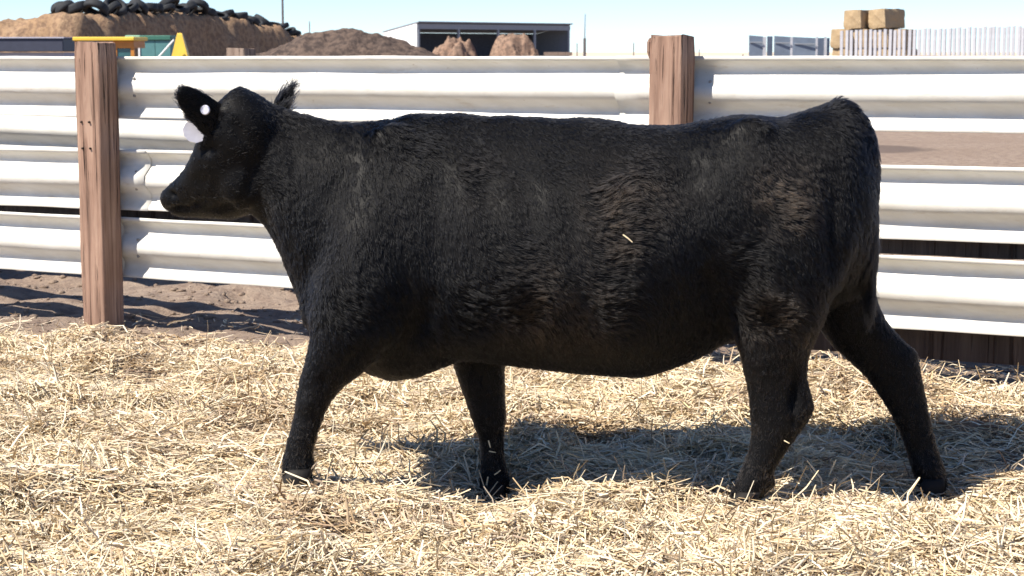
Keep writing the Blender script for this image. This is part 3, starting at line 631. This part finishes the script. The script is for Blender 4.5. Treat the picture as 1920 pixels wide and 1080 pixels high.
# reddish heaps before the shed
def hump(h, rx, ry, sd):
    def f(X, Y):
        r = np.hypot(X / rx, Y / ry); n_ = vnoise(X * 1.3, Y * 1.3, sd) - .5; return h * (1 - sstep(.1, 1.1, r + n_ * .45)) + (vnoise(X * 3.4, Y * 3.4, sd + 1) - .5) * .45 + (vnoise(X * 7, Y * 7, sd + 2) - .5) * .25 + (vnoise(X * 14, Y * 14, sd + 3) - .5) * .12 - .2
    return f
for px, Y, h, rx, lab in ((850, 112, 2.35, 2.0, 'smaller brown soil heap in front of the shed, left of the other'), (962, 112, 2.45, 2.4, 'larger reddish soil heap in front of the right half of the shed')):
    heap('soil_heap', (PX(px, Y), Y), rx * 1.25, 3, 0, hump(h, rx, 2.6, int(px)), M_RED, lab, 'soil heap', .07)
# open shed
M_SHEDW = plain('white_sheet_metal', (.78, .78, .78), .5, .4, 0, .06); M_SHEDG = plain('grey_steel', (.26, .28, .31), .5, .4, 0, .1); M_DARK = plain('dark_shed_lining', (.07, .075, .09), .8, .2)
S0 = P(783, 97, 150); SA = R(45); SL, SD = 17.2, 3.9
shed = empty('open_shed', (S0.x, S0.y, 0), SA); tag(shed, 'long open-fronted white shed with steel columns on the horizon', 'shed')
ht_ = lambda y, x=0: 3.62 - .7 * y / SD - .004 * x            # local x along the front, local y into the shed (to the left-rear)
def quadbox(name, pts, mat, th=Vector((0, 0, .08))):
    v = [Vector(p) for p in pts] + [Vector(p) + th for p in pts]
    return obj(name, mesh(name, v, [(0, 1, 2, 3), (7, 6, 5, 4), (0, 4, 5, 1), (1, 5, 6, 2), (2, 6, 7, 3), (3, 7, 4, 0)]), mat, shed)
quadbox('roof', [(-.1, -.25, ht_(-.25)), (SL + .1, -.25, ht_(-.25)), (SL + .1, SD + .1, ht_(SD)), (-.1, SD + .1, ht_(SD))], M_SHEDG)
obj('fascia', box_mesh('fascia', (SL / 2, -.02, 3.36), (SL, .06, .40)), M_SHEDG, shed)
quadbox('end_wall', [(0, 0.02, 0), (0, SD, 0), (0, SD, ht_(SD) - .02), (0, 0.02, ht_(0) - .02)], M_SHEDW, Vector((-.06, 0, 0)))
quadbox('end_wall', [(SL, 0.02, 0), (SL, SD, 0), (SL, SD, ht_(SD) - .02), (SL, 0.02, ht_(0) - .02)], M_SHEDG, Vector((-.06, 0, 0)))
quadbox('back_wall', [(0.02, SD, 0), (SL - .08, SD, 0), (SL - .08, SD, ht_(SD) - .03), (0.02, SD, ht_(SD) - .03)], M_DARK, Vector((0, -.05, 0)))
for x in (.12, SL * .255, SL * .51, SL * .755, SL - .15): obj('column', box_mesh('column', (x, .02, 1.58), (.18, .16, 3.16)), M_SHEDG, shed)
# flat stack of boards by the shed
for k, (px0, px1) in enumerate(((1018, 1074),)):
    Y = 130; a, b = PX(px0, Y), PX(px1, Y); st = empty('board_stack', ((a + b) / 2, Y, 0)); tag(st, 'low stack of grey boards at the right end of the shed', 'board stack')
    for j, (z, w) in enumerate(((.3, 1), (.62, .97), (.95, 1), (1.26, .94))): obj('board', box_mesh('board', (0, 0, z), ((b - a) * w, 1.2, .24)), M_WOOD2, st)
# low dark-roofed building at the far left
M_NAVY = plain('dark_navy_sheet', (.045, .05, .075), .5, .3, 0, .1); M_LAV = plain('pale_grey_wall', (.42, .42, .50), .7, .2, 0, .08)
a = P(118, 97, 58); lb = empty('low_building', (a.x, a.y, 0), R(-8)); tag(lb, 'low flat building with dark roof band and pale wall at the left edge', 'building')
obj('wall', box_mesh('wall', (-4.0, 1.5, .69), (7.9, 2.6, 1.38)), M_LAV, lb); obj('roof', box_mesh('roof', (-4.02, 1.45, 1.60), (8.1, 3.0, .40), .02), M_NAVY, lb)
obj('roof_cap', box_mesh('roof_cap', (-4.02, 1.45, 1.82), (8.2, 3.1, .035)), M_LAV, lb)
# orange and yellow machine
M_YEL = plain('yellow_paint', (.72, .48, .06), .45, .4, 0, .08); M_ORG = plain('orange_paint', (.50, .20, .035), .5, .4, 0, .12); M_TEAL = plain('teal_paint', (.09, .22, .22), .5, .4, 0, .12); M_GRN = plain('dark_green_paint', (.045, .15, .11), .5, .4, 0, .12); M_LGRN = plain('light_green_paint', (.25, .42, .28), .5, .4, 0, .1)
M_GLASS = plain('tinted_glass', (.03, .10, .11), .1, .6, 0, .1); M_WHITE = plain('white_paint', (.78, .78, .76), .5, .3, 0, .05); M_BLK = plain('black_rubber', (.03, .03, .03), .8, .2)
Y = 50; a, b = PX(137, Y), PX(256, Y); mc = empty('loader_cab', ((a + b) / 2, Y, 0), R(-6)); tag(mc, 'orange machine with flat yellow roof behind the left fence post', 'farm machine'); W = b - a
obj('body', box_mesh('body', (W * .05, .55, .85), (W * .86, 1.0, .7), .03), M_ORG, mc)
obj('roof', box_mesh('roof', (0, .5, 1.73), (W, 1.2, .10), .02), M_YEL, mc); obj('header', box_mesh('header', (W * .30, .5, 1.585), (W * .34, 1.0, .18), .01), M_ORG, mc)
for x in (-.46, .16, .44): obj('pillar', box_mesh('pillar', (W * x, .08, 1.36), (.09, .09, .64)), M_ORG, mc)
win = obj('window', box_mesh('window', (W * .30, .08, 1.35), (W * .22, .03, .28)), M_GLASS, mc)
obj('frame', box_mesh('frame', (W * .30, .07, 1.505), (W * .25, .05, .03)), M_BLK, win)
for x in (-.3, .3):
    bm = bmesh.new(); bmesh.ops.create_cone(bm, cap_ends=True, segments=20, radius1=.42, radius2=.42, depth=.3, matrix=Matrix.Rotation(R(90), 4, 'X'))
    w_ = obj('wheel', bm_mesh('wheel', bm), M_BLK, mc); w_.location = (W * x, .0, .42)
# green wagon
Y = 56; a, b = PX(262, Y), PX(320, Y); gw = empty('green_wagon', ((a + b) / 2, Y, 0), R(-4)); tag(gw, 'teal green box wagon with darker rim beside the yellow chute', 'wagon'); W = b - a
for k, x in enumerate((-.25, .25)): obj('side_panel', box_mesh('side_panel', (W * x, .6, 1.22), (W * .485, 1.2, 1.0)), M_TEAL, gw)
obj('rim', box_mesh('rim', (.02, .6, 1.80), (W * 1.02, 1.3, .14), .02), M_GRN, gw); obj('corner_post', box_mesh('corner_post', (-W * .52, .0, 1.25), (.05, .06, 1.15)), M_WHITE, gw)
obj('front_cover', box_mesh('front_cover', (-W * .78, .7, 1.83), (W * .5, 1.1, .09), .02), M_LGRN, gw)
for x in (-.3, .3):
    bm = bmesh.new(); bmesh.ops.create_cone(bm, cap_ends=True, segments=20, radius1=.36, radius2=.36, depth=.2, matrix=Matrix.Rotation(R(90), 4, 'X')); w_ = obj('wheel', bm_mesh('wheel', bm), M_BLK, gw); w_.location = (W * x, .0, .36)
# yellow chute with white strut
Y = 46; cxp = PX(336, Y); ch = empty('yellow_chute', (cxp, Y, 0)); tag(ch, 'tapered yellow chute with a slanting white strut', 'chute')
bm = bmesh.new(); loft_bm(bm, [[Vector((s * x + o_, s2 * w * .8 + .2, z)) for s, s2 in ((-1, -1), (1, -1), (1, 1), (-1, 1))] for x, w, z, o_ in ((.30, .34, .55, .0), (.215, .22, 1.25, .0), (.19, .2, 1.30, .0), (.065, .08, 1.80, -.01), (.05, .06, 1.845, -.01))])
obj('hopper', bm_mesh('hopper', bm), M_YEL, ch)
for s in (-1, 1): obj('leg', box_mesh('leg', (s * .2, .2, .3), (.06, .06, .62)), M_YEL, ch)
bm = bmesh.new(); tube_bm(bm, [Vector((-.10, -.12, 1.68)), Vector((-.47, -.2, 1.26)), Vector((-.95, -.25, .7))], .022, 8); obj('strut', bm_mesh('strut', bm), M_WHITE, ch)
# poles
M_POLE = plain('pole_timber', (.16, .14, .135), .85, .15)
def pole(px, ytop, Y, r, label, arm=False, bands=None):
    base = Vector((PX(px, Y), Y, -.2)); top = P(px, ytop, Y); po = empty('utility_pole' if arm or r > .08 else 'yard_post', (base.x, Y, 0)); tag(po, label, 'pole' if r > .08 else 'post')
    h = top.z
    if bands:
        bm = bmesh.new(); tube_bm(bm, [Vector((0, 0, -.2)), Vector((0, 0, h * .6))], [r, r * .9], 8); obj('shaft', bm_mesh('shaft', bm), M_POLE, po)
        bm = bmesh.new(); tube_bm(bm, [Vector((0, 0, h * .6)), Vector((.03, 0, h))], [r * .5, r * .35], 6); obj('mast', bm_mesh('mast', bm), M_SHEDG, po)
    else:
        bm = bmesh.new(); tube_bm(bm, [Vector((0, 0, -.2)), Vector((0, 0, h))], [r, r * .75], 8); obj('shaft', bm_mesh('shaft', bm), M_POLE, po)
    if arm: obj('crossarm', box_mesh('crossarm', (0, -.1, h - .5), (1.8, .1, .12)), M_POLE, po)
pole(531, -40, 140, .10, 'tall thin utility pole above the right end of the tyre heap', True)
pole(1096, 26, 120, .095, 'dark pole with a thin mast right of the shed', bands=True)
pole(581, 40, 150, .05, 'tiny distant post between the tyre heap and the manure mound'); pole(1082, 81, 110, .035, 'thin post just left of the dark pole by the shed'); pole(1188, 80, 110, .035, 'thin yard post left of the right fence post'); pole(1311, 92, 100, .03, 'short thin post just right of the right fence post'); pole(1393, 102, 100, .045, 'stubby distant post left of the grey windbreak panels')
# grey windbreak panels
M_SLATE = plain('blue_grey_sheet', (.19, .23, .29), .6, .3, 0, .18, 2); M_PALE = plain('pale_board', (.46, .46, .49), .7, .2, 0, .12)
Y = 84; wb = empty('panel_windbreak', (PX(1480, Y), Y, 0)); tag(wb, 'row of blue-grey upright panels left of the bale stack', 'windbreak'); x0 = PX(1480, Y)
for (p0, p1, yt, slant) in ((1404, 1431, 66, 1), (1438, 1449, 68, 0), (1451, 1483, 67, 1), (1486, 1531, 69, 1), (1533, 1546, 71, 0), (1550, 1556, 71, 0)):
    a, b = PX(p0, Y) - x0, PX(p1, Y) - x0; zt = P(p0, yt, Y).z
    v = [(a, 0, 0), (b, .12, 0), (b, .12, zt - .05 * slant), (a, 0, zt)]; v += [(x + .01, y + .07, z) for x, y, z in v]
    pn = obj('panel', mesh('panel', v, [(0, 1, 2, 3), (7, 6, 5, 4), (0, 4, 5, 1), (1, 5, 6, 2), (2, 6, 7, 3), (3, 7, 4, 0)]), M_SLATE, wb)
    if slant: obj('rib', box_mesh('rib', ((a + b) / 2, .0, zt - .30), ((b - a) * .86, .04, .05)), M_SHEDG, pn)
for px in (1434, 1484.5, 1532, 1548): obj('post', box_mesh('post', (PX(px, Y) - x0, .12, 1.02), (.10 if px > 1440 else .14, .10, 2.04)), M_PALE, wb)
# slatted windbreak
Y0 = 82; sw = empty('slatted_windbreak', (PX(1590, Y0), Y0, 0)); tag(sw, 'long windbreak of pale upright slats in front of the bales', 'windbreak')
sl_me = box_mesh('slat', (0, 0, 1.2), (.125, .085, 2.4), .006); sl_me.materials.append(M_PALE)
px = 1578.0; k = 0; xs = []
while px < 2080:
    Yk = Y0 - (px - 1578) / 342 * 5.0; xk = PX(px, Yk) - sw.location.x; zt = P(px, 57 - 7 * sstep(1578, 1920, px) + random.uniform(-1.5, 1.5), Yk).z
    o = link(bpy.data.objects.new('slat', sl_me), sw); o.location = (xk, Yk - Y0, 0); o.scale = (1, 1, zt / 2.4); o.rotation_euler = (0, random.uniform(-.012, .012), GRID + random.uniform(-.12, .12)); xs.append((xk, Yk - Y0))
    px += 9.25 + random.uniform(-.7, .7)
for z in (.55, 1.20):
    (xa, ya), (xb, yb) = xs[0], xs[-1]; bm = bmesh.new(); tube_bm(bm, [Vector((xa, ya + .14, z)), Vector((xb, yb + .14, z))], .05, 6); obj('rail', bm_mesh('rail', bm), M_WOOD2, sw)
# bales
t = NT('baled_straw'); f1 = t.noise(9, 6, .7, t.mapped((1, 1, 4))); t.bump(t.noise(30, 5, .7), .7, .05); M_BALE = t.base(t.ramp(f1, [(.3, (.34, .24, .14)), (.7, (.52, .39, .24))]), .9, .1); pass
bm = bmesh.new(); add_box(bm, (0, 0, .45), (.90, 1.9, .9)); bmesh.ops.subdivide_edges(bm, edges=bm.edges[:], cuts=5, use_grid_fill=True)
for v in bm.verts:
    n_ = mnoise.noise(v.co * 2.3) * .05 + mnoise.noise(v.co * 6) * .025; d = Vector((v.co.x, v.co.y * .5, v.co.z - .45)); e = sum(1 for q in (abs(v.co.x) > .44, abs(v.co.y) > .94, abs(v.co.z - .45) > .44) if q)
    v.co += d.normalized() * (n_ - .03 * (e > 1) - .03 * (e > 2))
bale_me = bm_mesh('bale', bm); bale_me.materials.append(M_BALE)
def bale(px, Y, z, rz, lab, ry=0.0, s=1.0):
    o = link(bpy.data.objects.new('straw_bale', bale_me)); o.location = (PX(px, Y), Y, z); o.rotation_euler = (0, ry, rz); o.scale = (s, s, s); tag(o, lab, 'bale', 'straw bales in the stack')
YB = 92
zt = P(1600, 55, YB).z
bale(1610, YB, zt, GRID - .05, 'left of the two straw bales on top of the stack', -.03); bale(1662, YB - .2, zt + .02, GRID - .22, 'right tilted straw bale on top of the stack', -.06, 1.03)
for r in range(3):
    for j in range(4):
        bale((1583, 1620, 1657, 1690)[j] + (0, 3, -2)[r], YB + .05 * r, zt - .9 * (r + 1) + .005, GRID + (.05, -.04, .03, 0)[j],
             ('leftmost', 'second', 'third', 'rightmost')[j] + ' straw bale of the ' + ('upper', 'middle', 'bottom')[r] + ' row behind the pale slats')
bale(1575, YB - 3, 0, GRID + .1, 'lone straw bale standing at the left foot of the stack')
print('POLYS', sum(len(o.data.polygons) for o in bpy.data.objects if o.type == 'MESH'))
